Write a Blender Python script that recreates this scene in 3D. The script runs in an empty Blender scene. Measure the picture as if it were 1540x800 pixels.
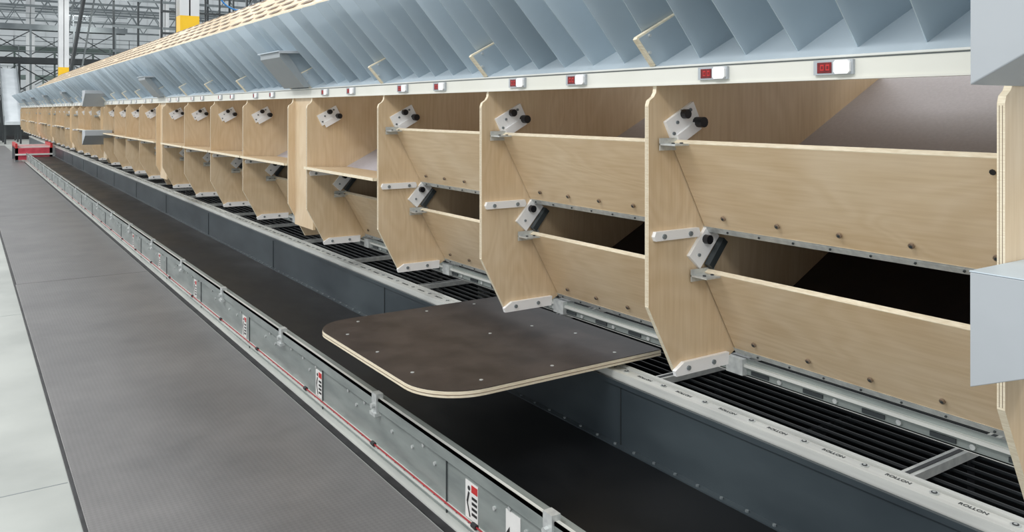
import bpy, bmesh, math, random
from mathutils import Vector, Matrix
random.seed(4)
scene = bpy.context.scene
try:
    scene.view_settings.view_transform = 'Standard'
except Exception:
    pass

def s2l(c):
    return tuple(((v/255)/12.92 if v/255 <= 0.04045 else ((v/255+0.055)/1.055)**2.4) for v in c)+(1.0,)

# ------------------------------------------------------------------ materials
MATS = {}
def base_mat(name):
    m = bpy.data.materials.new(name); m.use_nodes = True
    nt = m.node_tree; b = nt.nodes['Principled BSDF']
    MATS[name] = m
    return m, nt, b

def noisy(name, c1, c2, scale=(5,5,5), rough=0.5, metal=0.0, detail=6, bump=0.0, bscale=None, spec=0.5, lo=0.35, hi=0.65, rvar=0.0):
    m, nt, b = base_mat(name)
    tc = nt.nodes.new('ShaderNodeTexCoord')
    mp = nt.nodes.new('ShaderNodeMapping'); mp.inputs['Scale'].default_value = scale
    nz = nt.nodes.new('ShaderNodeTexNoise'); nz.inputs['Scale'].default_value = 1.0; nz.inputs['Detail'].default_value = detail
    cr = nt.nodes.new('ShaderNodeValToRGB')
    cr.color_ramp.elements[0].position = lo; cr.color_ramp.elements[1].position = hi
    cr.color_ramp.elements[0].color = s2l(c1); cr.color_ramp.elements[1].color = s2l(c2)
    nt.links.new(tc.outputs['Object'], mp.inputs['Vector']); nt.links.new(mp.outputs[0], nz.inputs['Vector'])
    nt.links.new(nz.outputs['Fac'], cr.inputs['Fac']); nt.links.new(cr.outputs[0], b.inputs['Base Color'])
    b.inputs['Roughness'].default_value = rough; b.inputs['Metallic'].default_value = metal
    b.inputs['Specular IOR Level'].default_value = spec
    if rvar:
        mr = nt.nodes.new('ShaderNodeMapRange'); mr.inputs['To Min'].default_value = rough-rvar; mr.inputs['To Max'].default_value = rough+rvar
        mr.inputs['From Min'].default_value = 0.3; mr.inputs['From Max'].default_value = 0.7
        nt.links.new(nz.outputs['Fac'], mr.inputs['Value']); nt.links.new(mr.outputs[0], b.inputs['Roughness'])
    if bump:
        n2 = nt.nodes.new('ShaderNodeTexNoise'); n2.inputs['Scale'].default_value = bscale or 200
        bp = nt.nodes.new('ShaderNodeBump'); bp.inputs['Strength'].default_value = bump; bp.inputs['Distance'].default_value = 0.002
        nt.links.new(tc.outputs['Object'], n2.inputs['Vector']); nt.links.new(n2.outputs['Fac'], bp.inputs['Height'])
        nt.links.new(bp.outputs[0], b.inputs['Normal'])
    return m

def wood(name, axis, dark=0):
    m, nt, b = base_mat(name)
    tc = nt.nodes.new('ShaderNodeTexCoord')
    mp = nt.nodes.new('ShaderNodeMapping')
    st = [3.2, 3.2, 3.2]; st[axis] = 0.9
    mp.inputs['Scale'].default_value = st
    nz = nt.nodes.new('ShaderNodeTexNoise'); nz.inputs['Scale'].default_value = 0.8; nz.inputs['Detail'].default_value = 2; nz.inputs['Distortion'].default_value = 0.8
    mu = nt.nodes.new('ShaderNodeMath'); mu.operation = 'MULTIPLY'; mu.inputs[1].default_value = 95
    sn = nt.nodes.new('ShaderNodeMath'); sn.operation = 'SINE'
    mr = nt.nodes.new('ShaderNodeMapRange'); mr.inputs['From Min'].default_value = -1; mr.inputs['From Max'].default_value = 1
    cr = nt.nodes.new('ShaderNodeValToRGB')
    cr.color_ramp.elements[0].color = s2l((223,202,170)); cr.color_ramp.elements[1].color = s2l((228,208,178))
    mp2 = nt.nodes.new('ShaderNodeMapping'); s2 = [90.0,90.0,90.0]; s2[axis] = 5.0
    mp2.inputs['Scale'].default_value = s2
    n2 = nt.nodes.new('ShaderNodeTexNoise'); n2.inputs['Scale'].default_value = 1; n2.inputs['Detail'].default_value = 2
    n3 = nt.nodes.new('ShaderNodeTexNoise'); n3.inputs['Scale'].default_value = 2.2; n3.inputs['Detail'].default_value = 4
    m1 = nt.nodes.new('ShaderNodeMixRGB'); m1.blend_type = 'MULTIPLY'; m1.inputs[0].default_value = 0.35
    c2 = nt.nodes.new('ShaderNodeValToRGB'); c2.color_ramp.elements[0].position = 0.3; c2.color_ramp.elements[1].position = 0.65
    c2.color_ramp.elements[0].color = s2l((228,218,204)); c2.color_ramp.elements[1].color = (1,1,1,1)
    m2 = nt.nodes.new('ShaderNodeMixRGB'); m2.blend_type = 'MULTIPLY'; m2.inputs[0].default_value = 1
    c3 = nt.nodes.new('ShaderNodeValToRGB'); c3.color_ramp.elements[0].position = 0.3; c3.color_ramp.elements[1].position = 0.7
    c3.color_ramp.elements[0].color = s2l((241,233,221)); c3.color_ramp.elements[1].color = (1,1,1,1)
    L = nt.links.new
    L(tc.outputs['Object'], mp.inputs[0]); L(mp.outputs[0], nz.inputs['Vector']); L(nz.outputs['Fac'], mu.inputs[0]); L(mu.outputs[0], sn.inputs[0])
    L(sn.outputs[0], mr.inputs['Value']); L(mr.outputs[0], cr.inputs['Fac'])
    L(tc.outputs['Object'], mp2.inputs[0]); L(mp2.outputs[0], n2.inputs['Vector']); L(n2.outputs['Fac'], c2.inputs['Fac'])
    L(tc.outputs['Object'], n3.inputs['Vector']); L(n3.outputs['Fac'], c3.inputs['Fac'])
    L(cr.outputs[0], m1.inputs[1]); L(c2.outputs[0], m1.inputs[2]); L(m1.outputs[0], m2.inputs[1]); L(c3.outputs[0], m2.inputs[2])
    L(m2.outputs[0], b.inputs['Base Color'])
    b.inputs['Roughness'].default_value = 0.42
    return m

wood('wood_v', 2); wood('wood_h', 1)
noisy('ply_edge', (226,212,184), (242,232,208), (30,30,260), 0.6)
noisy('fin_a', (176,189,197), (184,197,205), (2,2,2), 0.36, 0.22)
noisy('fin_b', (168,181,189), (176,189,197), (2,2,2), 0.36, 0.22)
noisy('fin_c', (186,199,207), (194,207,215), (2,2,2), 0.36, 0.22)
noisy('hood_gray', (150,158,162), (158,166,170), (2,2,2), 0.4, 0.2)
noisy('chute_metal', (188,201,209), (198,211,219), (2,2,2), 0.4, 0.15)
noisy('chute_gray', (184,181,187), (192,189,195), (80,80,80), 0.6)
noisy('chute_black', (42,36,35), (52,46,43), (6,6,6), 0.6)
noisy('box_gray', (172,178,183), (180,186,191), (3,3,3), 0.45, 0.0)
noisy('strip_cream', (222,222,212), (228,228,220), (3,3,3), 0.4)
noisy('white_plastic', (242,243,243), (248,248,248), (3,3,3), 0.4)
noisy('red_display', (100,20,24), (130,28,30), (60,60,60), 0.3)
noisy('dark_plastic', (22,22,26), (32,32,36), (9,9,9), 0.4)
noisy('zinc', (190,194,194), (212,216,214), (40,40,40), 0.35, 0.35)
noisy('alu', (212,214,210), (232,234,228), (30,2,30), 0.35, 0.2)
noisy('galv', (134,142,140), (158,166,163), (14,3,14), 0.4, 0.3)
noisy('galv_dark', (54,63,69), (74,84,89), (3,1.2,3), 0.4, 0.15)
noisy('belt', (13,15,18), (27,29,32), (2.2,1.2,2.2), 0.45, 0.0, 5, 0.15, 300, 0.35, 0.35, 0.7, 0.1)
noisy('black_metal', (30,32,34), (46,48,50), (6,6,6), 0.45, 0.3)
noisy('under_shade', (20,21,22), (30,31,32), (3,3,3), 0.8)
noisy('platform_film', (44,37,35), (64,56,53), (7,7,7), 0.42, 0, 6, 0.3, 260, 0.5)
noisy('red_rope', (150,30,38), (170,40,46), (9,9,9), 0.5)
noisy('sign_white', (225,225,222), (235,235,232), (9,9,9), 0.5)
noisy('sign_red', (190,40,40), (200,50,50), (9,9,9), 0.5)
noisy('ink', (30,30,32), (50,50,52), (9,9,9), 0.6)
noisy('col_white', (205,208,210), (222,225,226), (1,1,1), 0.5)
noisy('col_yellow', (236,186,20), (246,198,30), (2,2,2), 0.5)
noisy('steel_gray', (100,108,112), (130,138,140), (1,1,1), 0.5)
noisy('steel_dark', (40,46,50), (58,64,66), (1,1,1), 0.5)
noisy('steel_green', (78,92,88), (98,112,108), (1,1,1), 0.5)
noisy('blue_cable', (40,120,190), (60,140,205), (5,5,5), 0.4)
noisy('slide_white', (190,198,202), (205,212,216), (2,2,2), 0.4)
noisy('pink_guard', (200,60,80), (222,90,105), (5,5,5), 0.5)
noisy('slot_brown', (120,104,88), (140,122,104), (9,9,9), 0.6)

def mat_mat():
    m, nt, b = base_mat('rubber_mat'); L = nt.links.new
    tc = nt.nodes.new('ShaderNodeTexCoord')
    mp = nt.nodes.new('ShaderNodeMapping'); mp.inputs['Rotation'].default_value = (0,0,0.785)
    ck = nt.nodes.new('ShaderNodeTexChecker'); ck.inputs['Scale'].default_value = 70
    nz = nt.nodes.new('ShaderNodeTexNoise'); nz.inputs['Scale'].default_value = 1.6; nz.inputs['Detail'].default_value = 8; nz.inputs['Roughness'].default_value = 0.65
    cr = nt.nodes.new('ShaderNodeValToRGB'); cr.color_ramp.elements[0].position = 0.3; cr.color_ramp.elements[1].position = 0.7
    cr.color_ramp.elements[0].color = s2l((100,99,99)); cr.color_ramp.elements[1].color = s2l((124,122,121))
    mx = nt.nodes.new('ShaderNodeMixRGB'); mx.blend_type = 'MULTIPLY'; mx.inputs[0].default_value = 0.2
    bp = nt.nodes.new('ShaderNodeBump'); bp.inputs['Strength'].default_value = 0.35; bp.inputs['Distance'].default_value = 0.003
    L(tc.outputs['Object'], mp.inputs[0]); L(mp.outputs[0], ck.inputs['Vector']); L(tc.outputs['Object'], nz.inputs['Vector'])
    L(nz.outputs['Fac'], cr.inputs['Fac']); L(cr.outputs[0], mx.inputs[1]); L(ck.outputs['Color'], mx.inputs[2]); L(mx.outputs[0], b.inputs['Base Color'])
    L(ck.outputs['Fac'], bp.inputs['Height']); L(bp.outputs[0], b.inputs['Normal'])
    b.inputs['Roughness'].default_value = 0.36
mat_mat()
noisy('concrete', (156,160,156), (178,182,177), (1.3,1.3,1.3), 0.45, 0, 10, 0.05, 60, 0.4)
noisy('wall_panel', (212,218,220), (226,230,232), (0.3,0.3,0.3), 0.7)

# ------------------------------------------------------------------ mesh builder
class MB:
    def __init__(s): s.v=[]; s.f=[]; s.m=[]; s.slots=[]
    def slot(s, n):
        if n not in s.slots: s.slots.append(n)
        return s.slots.index(n)
    def add(s, vs, fs, mats):
        o=len(s.v); s.v += [tuple(v) for v in vs]
        for f,m in zip(fs,mats):
            s.f.append([i+o for i in f]); s.m.append(s.slot(m))
    def box(s, x0,x1,y0,y1,z0,z1,m):
        vs=[(x0,y0,z0),(x1,y0,z0),(x1,y1,z0),(x0,y1,z0),(x0,y0,z1),(x1,y0,z1),(x1,y1,z1),(x0,y1,z1)]
        fs=[(3,2,1,0),(4,5,6,7),(0,1,5,4),(1,2,6,5),(2,3,7,6),(3,0,4,7)]
        s.add(vs,fs,[m]*6)
    def prism(s, prof, a0, a1, cap, side=None, axis='y', skew=0):
        side = side or cap; n=len(prof); vs=[]
        for a in (a0,a1):
            for p in prof:
                if axis=='y': vs.append((p[0],a+skew*(p[1]-prof[0][1]),p[1]))
                elif axis=='x': vs.append((a,p[0],p[1]))
                else: vs.append((p[0],p[1],a))
        fs=[list(range(n)), list(range(2*n-1,n-1,-1))]
        ms=[cap,cap]
        for i in range(n):
            j=(i+1)%n; fs.append([i,i+n,j+n,j]); ms.append(side)
        s.add(vs,fs,ms)
    def cyl(s, c, r, l, axis, m, n=12, r2=None):
        r2 = r if r2 is None else r2
        ax = Vector({'x':(1,0,0),'y':(0,1,0),'z':(0,0,1)}[axis]) if isinstance(axis,str) else Vector(axis).normalized()
        t = Vector((0,0,1)) if abs(ax.z)<0.9 else Vector((1,0,0))
        a = ax.cross(t).normalized(); b = ax.cross(a); c=Vector(c); vs=[]
        for k,rr in ((-0.5,r),(0.5,r2)):
            for i in range(n):
                th=2*math.pi*i/n
                vs.append(c+ax*l*k+a*rr*math.cos(th)+b*rr*math.sin(th))
        fs=[list(range(n)), list(range(2*n-1,n-1,-1))]+[[i,i+n,(i+1)%n+n,(i+1)%n] for i in range(n)]
        s.add(vs,fs,[m]*(n+2))
    def bar(s, p, q, w, h, m):
        p=Vector(p);q=Vector(q); d=(q-p).normalized()
        t=Vector((0,0,1)) if abs(d.z)<0.95 else Vector((0,1,0))
        a=d.cross(t).normalized()*w/2; b=d.cross(a).normalized()*h/2
        vs=[p-a-b,p+a-b,p+a+b,p-a+b,q-a-b,q+a-b,q+a+b,q-a+b]
        fs=[(3,2,1,0),(4,5,6,7),(0,1,5,4),(1,2,6,5),(2,3,7,6),(3,0,4,7)]
        s.add(vs,fs,[m]*6)
    def rect_xz(s, cx, cz, w, h, ang, y0, y1, m, side=None):
        ca,sa=math.cos(ang),math.sin(ang)
        pr=[(cx+ca*a-sa*b, cz+sa*a+ca*b) for a,b in ((-w/2,-h/2),(w/2,-h/2),(w/2,h/2),(-w/2,h/2))]
        s.prism(pr,y0,y1,m,side)
    def mesh(s, name):
        me=bpy.data.meshes.new(name); me.from_pydata(s.v,[],s.f)
        for n in s.slots: me.materials.append(MATS[n])
        for p,mi in zip(me.polygons,s.m): p.material_index=mi
        bm=bmesh.new(); bm.from_mesh(me); bmesh.ops.recalc_face_normals(bm, faces=bm.faces); bm.to_mesh(me); bm.free()
        me.update(); return me
    def obj(s, name, loc=(0,0,0), bevel=0, parent=None, me=None):
        me = me or s.mesh(name)
        o=bpy.data.objects.new(name, me); scene.collection.objects.link(o); o.location=loc
        if bevel:
            b=o.modifiers.new('bevel','BEVEL'); b.width=bevel; b.segments=2; b.limit_method='ANGLE'; b.angle_limit=0.6
        if parent: o.parent=parent
        return o
def empty(name, loc=(0,0,0)):
    e=bpy.data.objects.new(name,None); scene.collection.objects.link(e); e.location=loc; e.empty_display_size=0.3; return e

# ------------------------------------------------------------------ room
b=MB(); b.box(-12,60,-6,90,-0.2,0,'concrete')
for y in (1.6,4.0,7.5,12,16.5,21): b.box(-12,0.37,y,y+0.006,0,0.0006,'steel_gray')
b.obj('floor')
b=MB(); b.box(-12,60,84,84.3,0,16,'wall_panel')
for i in range(60):
    x=-12+i*1.2; b.box(x,x+0.06,83.94,84,0,16,'col_white')
for z in (3.4,6.8,10.5): b.box(-12,60,83.9,84,z,z+0.12,'steel_gray')
b.obj('wall_back')

# ------------------------------------------------------------------ mats
b=MB()
seams=[-2.5,8.73,14.4,20.1,25.8,31.5,37.2,42.9]
for i in range(len(seams)-1):
    b.box(0.39+0.008*(i%2),1.5,seams[i]+0.006,seams[i+1]-0.006,0.0,0.013,'rubber_mat')
b.box(0.376,1.505,-2.5,42.9,0.0,0.006,'ink')
b.obj('rubber_floor_mat',bevel=0.002)

# ------------------------------------------------------------------ rack module
BAY=[0,1.19,2.31,3.455,4.65]
T=0.018
def offs(p,q,t):
    d=Vector((q[0]-p[0],q[1]-p[1])).normalized(); n=Vector((-d.y,d.x))*t
    return [p,q,(q[0]+n.x,q[1]+n.y),(p[0]+n.x,p[1]+n.y)]
div_prof=[(2.0,0.905),(2.0,1.615),(2.006,1.632),(2.026,1.645),(2.036,1.66),(2.04,1.69),(2.04,1.74),(2.08,1.745),(3.4,2.40),(3.4,1.14),(2.47,0.70),(2.385,0.657),(2.13,0.657)]
def bolt(b,x,y,z,r=0.008,m='zinc'):
    b.cyl((x,y,z),r,0.008,'y',m,8)
def module(openbays, detail=True):
    b=MB()
    for i,y in enumerate(BAY):
        b.prism(div_prof,y-T/2,y+T/2,'wood_v','ply_edge')
        for q in (-0.004,0.003): b.box(1.9994,2.0,y+q,y+q+0.0012,0.91,1.61,'slot_brown')
        yn=y-T/2
        if i==0: continue
        b.prism([(2.022,1.137),(2.235,1.137),(2.242,1.15),(2.235,1.17),(2.022,1.17),(2.014,1.153)],yn-0.016,yn,'white_plastic')
        b.prism([(2.122,0.645),(2.39,0.645),(2.395,0.69),(2.16,0.69),(2.115,0.665)],yn-0.016,yn,'white_plastic')
        for x in (2.06,2.19): bolt(b,x,yn-0.018,1.152,0.009,'steel_gray'); bolt(b,x+0.12,yn-0.018,0.668,0.009,'steel_gray')
        b.rect_xz(2.158,1.558,0.155,0.08,math.radians(28),yn-0.014,yn,'white_plastic')
        b.rect_xz(2.178,1.520,0.12,0.038,math.radians(28),yn-0.024,yn-0.014,'white_plastic')
        b.rect_xz(2.265,1.10,0.15,0.075,math.radians(48),yn-0.014,yn,'white_plastic')
        b.cyl((2.158,yn-0.022,1.585),0.017,0.03,'y','dark_plastic',12)
        b.cyl((2.222,yn-0.032,1.555),0.019,0.045,'y','dark_plastic',12)
        b.cyl((2.27,yn-0.022,1.125),0.017,0.03,'y','dark_plastic',12)
        for (x,z) in ((2.108,1.515),(2.125,1.555),(2.19,1.60),(2.235,1.07),(2.30,1.15)): bolt(b,x,yn-0.016,z,0.006,'steel_gray')
        b.rect_xz(2.312,1.072,0.12,0.026,math.radians(50),yn-0.04,yn-0.014,'steel_dark')
        for (x,z) in ((2.07,1.478),(2.225,0.998)):
            if z>1.2 and (i-1) in openbays: continue
            b.box(x-0.03,x+0.09,yn-0.09,yn-0.012,z-0.003,z+0.003,'zinc')
            b.box(x-0.03,x+0.09,yn-0.016,yn-0.012,z-0.022,z+0.022,'zinc')
            for k in (-0.01,0.03): b.cyl((x+k,yn-0.06,z+0.004),0.006,0.006,'z','steel_dark',8)
    for i in range(4):
        y1=BAY[i]+T/2; y2=BAY[i+1]-T/2
        if i in openbays:
            b.prism([(1.975,1.186),(2.325,1.172),(2.325,1.190),(1.975,1.204)],y1+0.002,y2-0.006,'ply_edge','wood_h')
            b.box(1.974,1.976,y1+0.002,y2-0.006,1.186,1.204,'ply_edge')
        else:
            pr=offs((2.275,1.169),(2.106,1.48),-T)
            b.prism(pr,y1+0.006,y2-0.006,'ply_edge','wood_h')
            b.prism([(2.106,1.48),(2.106+0.018,1.491),(2.106+0.017,1.493),(2.105,1.482)],y1+0.006,y2-0.006,'ply_edge')
            for k in range(5):
                yy=y1+0.12+k*(y2-y1-0.24)/4
                b.cyl((2.245,yy,1.212),0.009,0.006,(0.88,0,0.48),'slot_brown',8); b.cyl((2.2435,yy,1.211),0.0045,0.006,(0.88,0,0.48),'steel_dark',8)
            for k in (0.03,0.07): b.cyl((2.123,y1+k,1.445),0.008,0.004,(0.88,0,0.48),'ink',8)
        pr=offs((2.437,0.695),(2.265,1.0025),-T)
        b.prism(pr,y1+0.006,y2-0.006,'ply_edge','wood_h')
        b.prism([(2.265,1.0025),(2.283,1.013),(2.282,1.015),(2.264,1.0045)],y1+0.006,y2-0.006,'ply_edge')
        for k in range(5):
            yy=y1+0.12+k*(y2-y1-0.24)/4
            b.cyl((2.407,yy,0.738),0.009,0.006,(0.88,0,0.48),'slot_brown',8); b.cyl((2.4055,yy,0.737),0.0045,0.006,(0.88,0,0.48),'steel_dark',8)
        for (x,z) in ((2.275,1.169),(2.437,0.695)):
            b.prism([(x-0.004,z+0.002),(x+0.012,z-0.02),(x+0.015,z-0.018),(x+0.003,z+0.002)],y1,y2,'zinc')
            b.box(x,x+0.06,y1,y2,z-0.004,z-0.001,'zinc')
            k=y1+0.08
            while k<y2: b.cyl((x+0.003,k,z-0.010),0.004,0.006,(0.8,0,0.6),'steel_dark',6); k+=0.14
        b.prism([(2.285,1.17),(3.38,1.72),(3.38,1.738),(2.285,1.188)],y1,y2,'chute_gray')
        b.prism([(2.285,1.158),(3.38,1.708),(3.38,1.7195),(2.285,1.1695)],y1,y2,'wood_h')
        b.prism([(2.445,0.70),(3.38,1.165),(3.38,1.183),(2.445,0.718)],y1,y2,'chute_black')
        b.box(3.38,3.398,y1,y2,1.16,1.70,'wood_h')
        b.prism([(2.06,1.752),(3.4,2.42),(3.4,2.435),(2.06,1.764)],y1-T,y2+T,'chute_metal')
        b.prism([(2.10,1.740),(3.36,2.372),(3.36,2.385),(2.10,1.753)],y1,y2,'wood_h')
    b.box(2.05,2.068,BAY[-1]+T/2,BAY[-1]+0.4-T/2,0.75,1.70,'wood_v')
    b.prism([(2.06,1.752),(3.4,2.42),(3.4,2.435),(2.06,1.764)],BAY[-1]+T/2,BAY[-1]+0.4-T/2,'chute_metal')
    yA,yB=-0.2,BAY[-1]+0.2
    b.box(2.030,2.05,yA,yB,1.690,1.746,'strip_cream')
    b.box(2.026,2.055,yA,yB,1.684,1.690,'strip_cream')
    b.box(2.024,2.07,yA,yB,1.746,1.752,'alu')
    b.box(2.0295,2.031,yA,yB,1.7415,1.7445,'steel_gray')
    b.prism([(2.03,1.752),(2.045,1.752),(2.075,1.768),(2.068,1.771)],yA,yB,'chute_metal')
    for i in range(4):
        w=BAY[i+1]-BAY[i]
        for fr in (0.383,0.757):
            yc=BAY[i]+w*fr
            b.box(2.020,2.031,yc-0.060,yc+0.065,1.698,1.739,'box_gray')
            b.box(2.0185,2.0205,yc+0.006,yc+0.052,1.703,1.733,'red_display')
            for q in (0.012,0.03):
                b.box(2.0178,2.019,yc+q,yc+q+0.012,1.710,1.727,'sign_red'); b.box(2.017,2.019,yc+q+0.003,yc+q+0.009,1.714,1.723,'red_display')
            b.prism([(yc-0.055,1.706),(yc-0.048,1.699),(yc-0.01,1.699),(yc-0.004,1.706),(yc-0.004,1.731),(yc-0.01,1.738),(yc-0.048,1.738),(yc-0.055,1.731)],2.012,2.022,'white_plastic',axis='x')
    for y in BAY:
        g=[(2.022,1.752),(1.94,1.843),(1.946,1.852),(2.215,1.99),(2.235,1.985),(2.40,1.93)]
        b.prism(g,y-0.012,y+0.006,'ply_edge','ply_edge')
        b.prism([(2.036,1.752),(1.951,1.847),(2.212,1.984),(2.236,1.982),(2.401,1.93),(2.402,1.928)],y-0.0135,y-0.0118,'fin_a')
        for x,z in ((2.0,1.80),(2.0,1.86),(2.16,1.94)): bolt(b,x,y-0.016,z,0.006,'zinc')
    ys=[]
    for i in range(4):
        w=BAY[i+1]-BAY[i]
        for k in range(6): ys.append(BAY[i]+w*(k+0.12)/6)
    ys += [BAY[-1]+0.05,BAY[-1]+0.16,BAY[-1]+0.27]
    for y in ys:
        m=('fin_a','fin_b','fin_c')[random.choice((0,1,2))]
        sk=random.uniform(-0.12,0.05)
        pr=[(2.085,1.772),(1.68+random.uniform(-.01,.01),2.20+random.uniform(-.008,.008)),(1.70,2.215),(2.6,2.50),(3.38,2.50),(3.38,2.44)]
        b.prism(pr,y,y+0.003,m,'chute_metal',skew=sk)
    N=5
    for k in range(N):
        f0=k/N; f1=(k+1)/N
        xa=2.6+1.0*f0; xb=2.6+1.0*f1+0.02; za=2.52+0.63*f0; zb=2.52+0.63*f1
        b.prism([(xa,za),(xb,zb),(xb,zb+0.03),(xa,za+0.03)],-0.2,BAY[-1]+0.2,'wood_h','wood_h')
        b.box(xa-0.002,xa+0.012,-0.2,BAY[-1]+0.2,za-0.01,za+0.03,'ply_edge')
        q=-0.1+0.2*(k%2)
        while q<4.6:
            b.prism([(xa+0.085,za+0.0851),(xa+0.135,za+0.1166),(xa+0.135,za+0.1226),(xa+0.085,za+0.0911)],q,q+0.28,'slot_brown'); q+=0.5
    b.box(3.3,3.36,0.1,0.18,0,2.4,'alu'); b.box(3.3,3.36,4.4,4.48,0,2.4,'alu')
    return b
P=5.05; Y0=0.964
mA=module({3}).mesh('rackA'); mB=module({0,1,2,3}).mesh('rackB'); mC=module({1,2}).mesh('rackC')
for k in range(8):
    me={0:mA,1:mB,2:mB}.get(k, mC)
    o=bpy.data.objects.new('plywood_sorting_rack',me); scene.collection.objects.link(o); o.location=(0,Y0+P*k,0)

def hood(y):
    b=MB()
    # slanted front plate, thin side cheek and overhanging top plate
    b.prism([(2.02,1.758),(1.975,1.756),(1.80,1.96),(1.80,1.998),(1.845,1.998)],0,0.44,'hood_gray')
    b.prism([(2.02,1.758),(1.83,1.96),(1.83,1.998),(2.16,2.01),(2.16,1.96)],0.03,0.034,'fin_b')
    b.prism([(1.785,1.998),(2.2,2.014),(2.2,2.020),(1.785,2.004)],-0.03,0.46,'chute_metal')
    b.prism([(1.785,1.985),(2.2,1.998),(2.2,2.016),(1.785,2.000)],-0.034,-0.03,'box_gray')
    b.obj('sheet_metal_hood',loc=(0,y,0))
for k in (1,2): hood(Y0+P*k-0.43)
for k in (4,5,6,7): hood(Y0+P*k-0.43)

def wedge_boxes(y,x0=1.84,name='sheet_metal_end_box'):
    e=empty(name,(0,y,0))
    b=MB(); b.prism([(0,1.654),(-0.4,1.875),(-0.4,1.93),(0,1.93)],x0,2.3,'box_gray',axis='x'); b.obj('upper_box',bevel=0.003,parent=e)
    b=MB(); b.prism([(0,0.991),(-0.4,1.16),(-0.4,1.2435),(0,1.2435)],x0,2.12,'box_gray',axis='x')
    b.box(x0-0.001,2.13,-0.4,0.002,1.2435,1.247,'chute_metal'); b.obj('lower_box',bevel=0.002,parent=e)
wedge_boxes(0.952)
wedge_boxes(16.0,1.7)

# ------------------------------------------------------------------ conveyor
YE=29.2
E=empty('belt_conveyor')
b=MB(); b.box(1.63,2.375,-1.5,YE,0.12,0.15,'belt')
b.obj('belt',parent=E)
b=MB()
b.box(1.588,1.594,-1.5,YE,0.0,0.262,'galv')
b.box(1.588,1.640,-1.5,YE,0.258,0.264,'galv')
b.box(1.574,1.594,-1.5,YE,0.268,0.280,'alu')
b.box(1.574,1.580,-1.5,YE,0.225,0.280,'galv')
b.box(1.634,1.640,-1.5,YE,0.12,0.262,'galv_dark')
b.box(1.548,1.590,-1.5,YE,0.006,0.011,'alu')
b.box(1.560,1.590,-1.5,YE,0.05,0.055,'alu')
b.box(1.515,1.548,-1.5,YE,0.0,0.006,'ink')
y=-1.2
i=0
while y<27.8:
    b.box(1.583,1.588,y,y+0.005,0.01,0.25,'steel_dark')
    for q in (0.1,0.2,0.3,0.5,0.8,0.9,1.0): b.cyl((1.586,y+q,0.17+0.04*((i+int(q*10))%2)),0.008,0.01,'x','zinc',8)
    b.box(1.556,1.60,y+0.62,y+0.68,0.2,0.215,'zinc'); b.box(1.565,1.60,y+0.625,y+0.675,0.215,0.30,'zinc'); b.cyl((1.56,y+0.65,0.245),0.013,0.02,'x','zinc',8)
    y+=1.35; i+=1
y=0.5
while y<14:
    b.cyl((1.575,y,0.0555),0.006,0.003,'z','ink',6); b.cyl((1.587,y,0.03),0.006,0.004,'x','ink',6); y+=0.09
b.obj('side_frame',parent=E)
b=MB(); b.cyl((1.562,13.8,0.07),0.0035,30.6,'y','red_rope',6)
y=-1
while y<25: b.cyl((1.562,y,0.07),0.010,0.03,'y','ink',8); y+=0.9
b.obj('pull_cord',parent=E)
for y in (2.38,2.66,4.26,5.67,7.1,8.6,10.1):
    b=MB(); b.box(1.5850,1.5875,y-0.045,y+0.045,0.06,0.2,'sign_white')
    if y<2.5:
        b.box(1.5838,1.5851,y-0.035,y+0.03,0.11,0.125,'ink'); b.prism([(y+0.02,0.09),(y+0.042,0.117),(y+0.02,0.145)],1.5838,1.5851,'ink',axis='x')
    else:
        b.box(1.5838,1.5851,y-0.043,y+0.0,0.165,0.192,'sign_red')
        for k in range(4): b.box(1.5838,1.5851,y-0.04,y-0.003,0.14-k*0.02,0.15-k*0.02,'ink')
        b.bar((1.584,y+0.01,0.07),(1.584,y+0.03,0.12),0.001,0.007,'ink'); b.bar((1.584,y+0.03,0.12),(1.584,y+0.018,0.16),0.001,0.010,'ink'); b.cyl((1.584,y+0.018,0.175),0.009,0.001,'x','ink',8)
    b.obj('warning_label',parent=E)
b=MB()
b.box(2.36,2.366,-1.5,YE,0.0,0.425,'galv_dark')
b.box(2.33,2.366,-1.5,YE,0.15,0.156,'galv_dark')
b.box(2.352,2.36,-1.5,YE,0.405,0.425,'galv_dark')
y=-1.0
while y<YE:
    b.cyl((2.342,y,0.158),0.007,0.008,'z','steel_gray',6); y+=0.12
y=0.3
while y<YE:
    b.box(2.355,2.36,y,y+0.004,0.156,0.41,'steel_dark'); y+=2.4
b.obj('inner_side_wall',parent=E)

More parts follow.
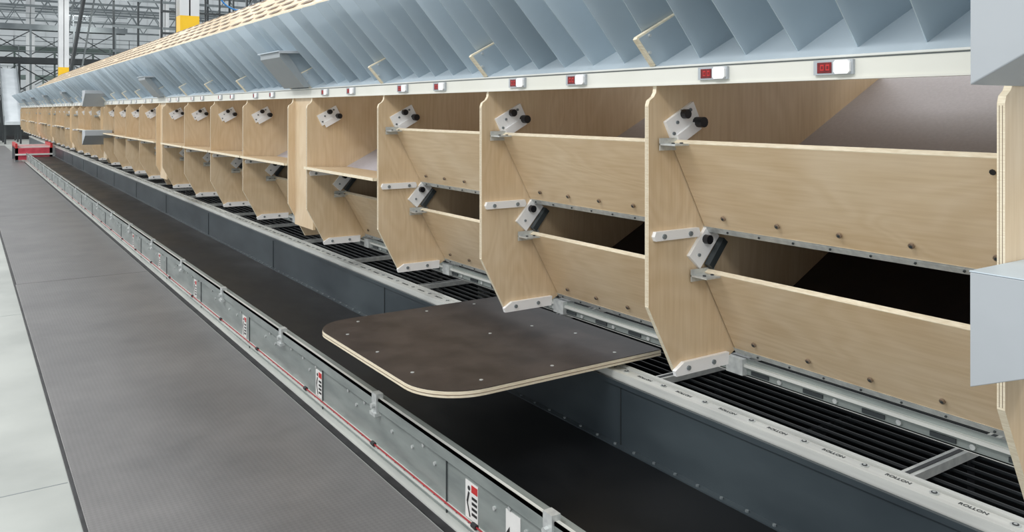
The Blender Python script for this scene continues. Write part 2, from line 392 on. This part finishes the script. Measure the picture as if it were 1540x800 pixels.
# ------------------------------------------------------------------ linear guide rails
def rail(x0,x1,z,name,y0=-1.5,y1=42,text_to=9):
    e=empty(name)
    b=MB()
    b.box(x0,x1,y0,y1,z-0.04,z-0.012,'alu')
    b.box(x0,x0+0.020,y0,y1,z-0.012,z,'alu'); b.box(x1-0.020,x1,y0,y1,z-0.012,z,'alu')
    b.box(x0+0.031,x1-0.031,y0,y1,z-0.0122,z-0.006,'alu')
    b.box(x0+0.023,x0+0.029,y0,y1,z-0.0121,z-0.0115,'steel_dark')
    b.box(x1-0.029,x1-0.023,y0,y1,z-0.0121,z-0.0115,'steel_dark')
    y=y0+0.1; c=(x0+x1)/2
    while y<20:
        b.cyl((c,y,z-0.005),0.014,0.004,'z','zinc',12); b.cyl((c,y,z-0.0025),0.009,0.002,'z','steel_dark',10); b.cyl((c,y,z-0.0015),0.005,0.002,'z','zinc',8); y+=0.23
    b.obj('rail_body',parent=e)
    y=y0+0.215
    t=bpy.data.curves.new('rail_marking','FONT'); t.body='ROLLON'; t.size=0.021; t.align_x='CENTER'; t.align_y='CENTER'; t.extrude=0.0003; t.offset=0.0003
    t.materials.append(MATS['steel_dark'])
    while y<text_to:
        o=bpy.data.objects.new('marking',t); scene.collection.objects.link(o)
        o.location=(c,y,z-0.0052); o.rotation_euler=(0,0,-math.pi/2); o.parent=e
        y+=0.23
    return e
rail(2.375,2.475,0.455,'linear_guide_rail')
b=MB()
b.box(2.475,2.481,-1.0,42,0.59,0.655,'galv'); b.box(2.475,2.54,-1.0,42,0.588,0.594,'alu'); b.box(2.46,2.475,-1.0,42,0.625,0.637,'alu')
y=-0.8
while y<20:
    b.cyl((2.472,y,0.608),0.009,0.01,'x','zinc',8); b.box(2.470,2.474,y+0.05,y+0.13,0.60,0.614,'steel_dark'); y+=0.23
for k in range(8):
    for yy in BAY: b.box(2.45,2.52,Y0+P*k+yy-0.04,Y0+P*k+yy+0.04,0.594,0.655,'zinc')
b.obj('upper_guide_rail')

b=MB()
b.box(2.38,3.4,-1.5,42,0.0,0.03,'under_shade')  # dark sheets put in for the shade on the floor beneath the rack
b.box(3.37,3.4,-1.5,42,0.03,0.60,'under_shade')
x=2.57
while x<3.34:
    b.cyl((x,20.25,0.37),0.007,43.5,'y','steel_dark',6); x+=0.06
y=0.35
while y<42:
    b.box(2.48,3.36,y,y+0.045,0.38,0.41,'alu'); b.box(2.48,3.36,y+0.015,y+0.03,0.409,0.412,'steel_dark')
    b.box(2.48,3.36,y+0.5,y+0.52,0.33,0.362,'black_metal')
    b.box(2.9,2.95,y,y+0.045,0.03,0.38,'black_metal')
    y+=1.16
b.box(2.38,2.475,-1.5,42,0.39,0.414,'galv')
b.box(2.38,2.42,-1.5,42,0.03,0.39,'galv_dark')
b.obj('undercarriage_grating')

# ------------------------------------------------------------------ sliding platform
def rr(x0,x1,y0,y1,rn,rf,n=14):
    pts=[(x1,y0),(x1,y1)]
    for i in range(n+1):
        a=math.pi/2+ (math.pi/2)*i/n; pts.append((x0+rf+rf*math.cos(a), y1-rf+rf*math.sin(a)))
    for i in range(n+1):
        a=math.pi+(math.pi/2)*i/n; pts.append((x0+rn+rn*math.cos(a), y0+rn+rn*math.sin(a)))
    return pts
E=empty('sliding_platform')
b=MB()
pr=rr(1.48,2.66,2.77,4.09,0.24,0.2)
b.prism(pr,0.474,0.499,'ply_edge','ply_edge',axis='z')
pr2=rr(1.4805,2.6595,2.7705,4.0895,0.24,0.2)
b.prism(pr2,0.499,0.502,'platform_film','platform_film',axis='z')
b.prism(rr(1.479,2.661,2.769,4.091,0.24,0.2),0.484,0.4865,'slot_brown','slot_brown',axis='z')
for (x,y) in ((1.56,3.1),(1.56,3.45),(1.56,3.8),(1.75,2.86),(1.7,4.0),(2.1,2.85),(2.45,2.85),(2.1,4.0),(2.4,4.0),(2.4,3.43),(2.15,3.43),(2.5,3.2)):
    b.cyl((x,y,0.5025),0.008,0.003,'z','zinc',10)
b.obj('deck',parent=E)
b=MB()
for y in (2.95,3.85):
    b.box(2.38,2.47,y-0.05,y+0.05,0.4555,0.474,'zinc'); b.box(1.7,2.6,y-0.02,y+0.02,0.462,0.474,'galv')
b.obj('carriage',parent=E)

# ------------------------------------------------------------------ background
def column(x,y,w,yellow=True):
    b=MB(); t=0.03
    if yellow:
        b.box(x-w/2,x+w/2,y-w/2,y+w/2,0,3.75,'col_yellow')
    z0=3.75 if yellow else 0
    b.box(x-w/2,x+w/2,y-w/2,y-w/2+t,z0,14,'col_white'); b.box(x-w/2,x+w/2,y+w/2-t,y+w/2,z0,14,'col_white'); b.box(x-t/2,x+t/2,y-w/2,y+w/2,z0,14,'col_white')
    b.box(x-w*.8,x+w*.8,y-w*.8,y+w*.8,0,0.04,'steel_gray')
    b.obj('steel_column')
column(4.3,20.0,0.42); column(4.2,47.5,0.46); column(3.7,64,0.5,False); column(9,47.5,0.42)

def truss(y,z=8.0,x0=-10,x1=45):
    b=MB(); b.box(x0,x1,y-0.08,y+0.08,z,z+0.14,'steel_gray'); b.box(x0,x1,y-0.08,y+0.08,z+1.5,z+1.66,'steel_gray')
    x=x0
    while x<x1:
        b.bar((x,y,z+0.07),(x+0.9,y,z+1.58),0.07,0.07,'steel_gray'); b.bar((x+0.9,y,z+1.58),(x+1.8,y,z+0.07),0.07,0.07,'steel_gray'); x+=1.8
    b.obj('roof_truss')
for y,z in ((52,8.3),(62,8.3),(72,8.3),(80,8.3)): truss(y,z)

def overhead(y,z,x0,x1,col='steel_green'):
    b=MB()
    b.box(x0,x1,y-0.5,y-0.42,z,z+0.35,col); b.box(x0,x1,y+0.42,y+0.5,z,z+0.35,col); b.box(x0,x1,y-0.42,y+0.42,z+0.1,z+0.2,'steel_dark')
    b.box(x0,x1,y-0.5,y-0.46,z+1.0,z+1.05,'steel_gray'); b.box(x0,x1,y-0.5,y-0.46,z+0.7,z+0.74,'steel_gray')
    x=x0
    while x<=x1:
        b.box(x,x+0.05,y-0.5,y-0.45,z+0.35,z+1.05,'steel_gray')
        b.box(x,x+0.12,y-0.5,y-0.38,0,z,col)
        if x+2.4<=x1:
            b.bar((x,y-0.46,z-0.1),(x+2.4,y-0.46,z-1.6),0.06,0.06,'steel_dark'); b.bar((x,y-0.46,z-1.6),(x+2.4,y-0.46,z-0.1),0.06,0.06,'steel_dark')
        x+=2.4
    b.obj('overhead_conveyor')
overhead(56,4.3,0.2,10,'steel_dark'); overhead(66,5.6,-2,16); overhead(76,4.0,-2,20); overhead(60,6.6,1,9,'steel_gray')
b=MB()
b.bar((4.75,50,3.6),(5.7,50,9.5),0.12,0.95,'steel_dark')
b.bar((4.3,49.9,3.6),(5.25,49.9,9.5),0.08,0.12,'steel_gray'); b.bar((5.25,49.9,3.6),(6.2,49.9,9.5),0.08,0.12,'steel_gray')
b.box(4.3,4.4,49.9,50.0,0,4,'steel_gray'); b.box(5.2,5.3,49.9,50.0,0,4,'steel_gray')
b.obj('inclined_conveyor')
b=MB()
x=5.2
while x<16:
    b.box(x,x+0.05,28,28.05,0,9,'steel_dark'); 
    if random.random()<.6: b.bar((x,28.3,3.6),(x+1.2,28.3,6.4),0.035,0.035,'steel_gray')
    b.box(x+0.25,x+0.27,29,29.02,0,9,'steel_gray')
    x+=0.45
for z in (3.4,4.0,4.7,5.6,6.4): b.box(5.2,16,27.96,28.02,z,z+0.07,'steel_dark')
b.obj('pallet_rack_frame')
b=MB()
x=6
while x<26:
    b.box(x,x+0.09,44,44.09,0,10,'steel_dark'); x+=1.1
for z in (4.4,5.6,6.9,8.2): b.box(6,26,43.96,44.02,z,z+0.12,'steel_gray')
b.obj('pallet_rack_frame')
cu=bpy.data.curves.new('hose','CURVE'); cu.dimensions='3D'; cu.bevel_depth=0.018; cu.materials.append(MATS['blue_cable'])
sp=cu.splines.new('BEZIER'); pts=[(4.75,19.2,4.3),(4.95,19.2,3.98),(5.4,19.2,3.86),(6.6,19.2,3.95)]
sp.bezier_points.add(3)
for p,c in zip(sp.bezier_points,pts): p.co=c; p.handle_left_type=p.handle_right_type='AUTO'
o=bpy.data.objects.new('blue_air_hose',cu); scene.collection.objects.link(o)

# end of aisle
b=MB()
xa,xb=1.55,2.25
b.prism([(44.5,0.9),(50,3.6),(50,3.75),(44.5,1.05)],xa,xb,'slide_white',axis='x')
for x in (xa-0.04,xb): b.prism([(44.5,0.9),(50,3.6),(50,4.0),(44.5,1.3)],x,x+0.04,'steel_gray',axis='x')
for y,z in ((45,1.1),(47.5,2.3),(50,3.6)):
    for x in (xa,xb-0.08): b.box(x,x+0.08,y-0.08,y,0,z,'steel_dark')
b.obj('package_slide')
b=MB()
b.box(1.3,2.30,29.4,29.5,0.06,0.42,'pink_guard'); b.box(1.3,2.30,29.36,29.4,0.2,0.25,'sign_white')
for k in range(7): b.box(1.3,2.30,29.6+k*0.25,29.72+k*0.25,0.42,0.47,'pink_guard' if k%2 else 'sign_white')
b.box(1.3,1.36,29.35,31.4,0.42,0.56,'sign_red'); b.box(2.24,2.30,29.35,31.4,0.42,0.56,'sign_red')
for x in (1.3,2.22):
    for y in (29.4,31.3): b.box(x,x+0.08,y,y+0.08,0,0.42,'steel_gray')
b.obj('conveyor_end_guard')
b=MB()
b.box(-0.5,1.1,46,47,0.5,0.9,'steel_green'); b.box(-0.5,1.1,45.9,46,0.86,0.95,'sign_red'); b.box(-0.5,4.6,52,53,0.2,2.1,'steel_dark'); b.box(0.2,4.0,51.9,52,0.9,1.2,'steel_gray')
for x in (-0.4,0.8): b.box(x,x+0.1,46,46.1,0,0.5,'steel_dark'); b.box(x,x+0.1,46.8,46.9,0,0.5,'steel_dark')
b.box(-0.5,4.6,52,53,0,0.2,'ink')
b.obj('transfer_conveyor')

# ------------------------------------------------------------------ lights
w=bpy.data.worlds.new('World'); scene.world=w; w.use_nodes=True
bg=w.node_tree.nodes['Background']; bg.inputs[0].default_value=(0.94,0.97,1.0,1); bg.inputs[1].default_value=0.93
def area(x,y,z,sx,sy,e,rot=(0,0,0),name='fill_area_light'):
    l=bpy.data.lights.new(name,'AREA'); l.shape='RECTANGLE'; l.size=sx; l.size_y=sy; l.energy=e; l.color=(1,0.985,0.96)
    o=bpy.data.objects.new(name,l); scene.collection.objects.link(o); o.location=(x,y,z); o.rotation_euler=rot; return o
for y in (-6,2,10,18,26,34,42,56,70):
    area(-3.0,y,6.5,1.5,3,220,(0,math.radians(-25),0))  # unseen row added as key light, tilted toward the rack faces
    area(6.0,y+2,8,1.2,3,200)  # unseen row added behind the rack to brighten its bays
# camera
cam=bpy.data.cameras.new('Camera'); co=bpy.data.objects.new('Camera',cam); scene.collection.objects.link(co); scene.camera=co
co.location=(0,0,1.6); co.rotation_euler=(math.radians(90),0,-math.radians(33.6))
cam.sensor_width=36; cam.lens=28.99; cam.shift_y=-235/1540; cam.clip_end=300; cam.clip_start=0.05
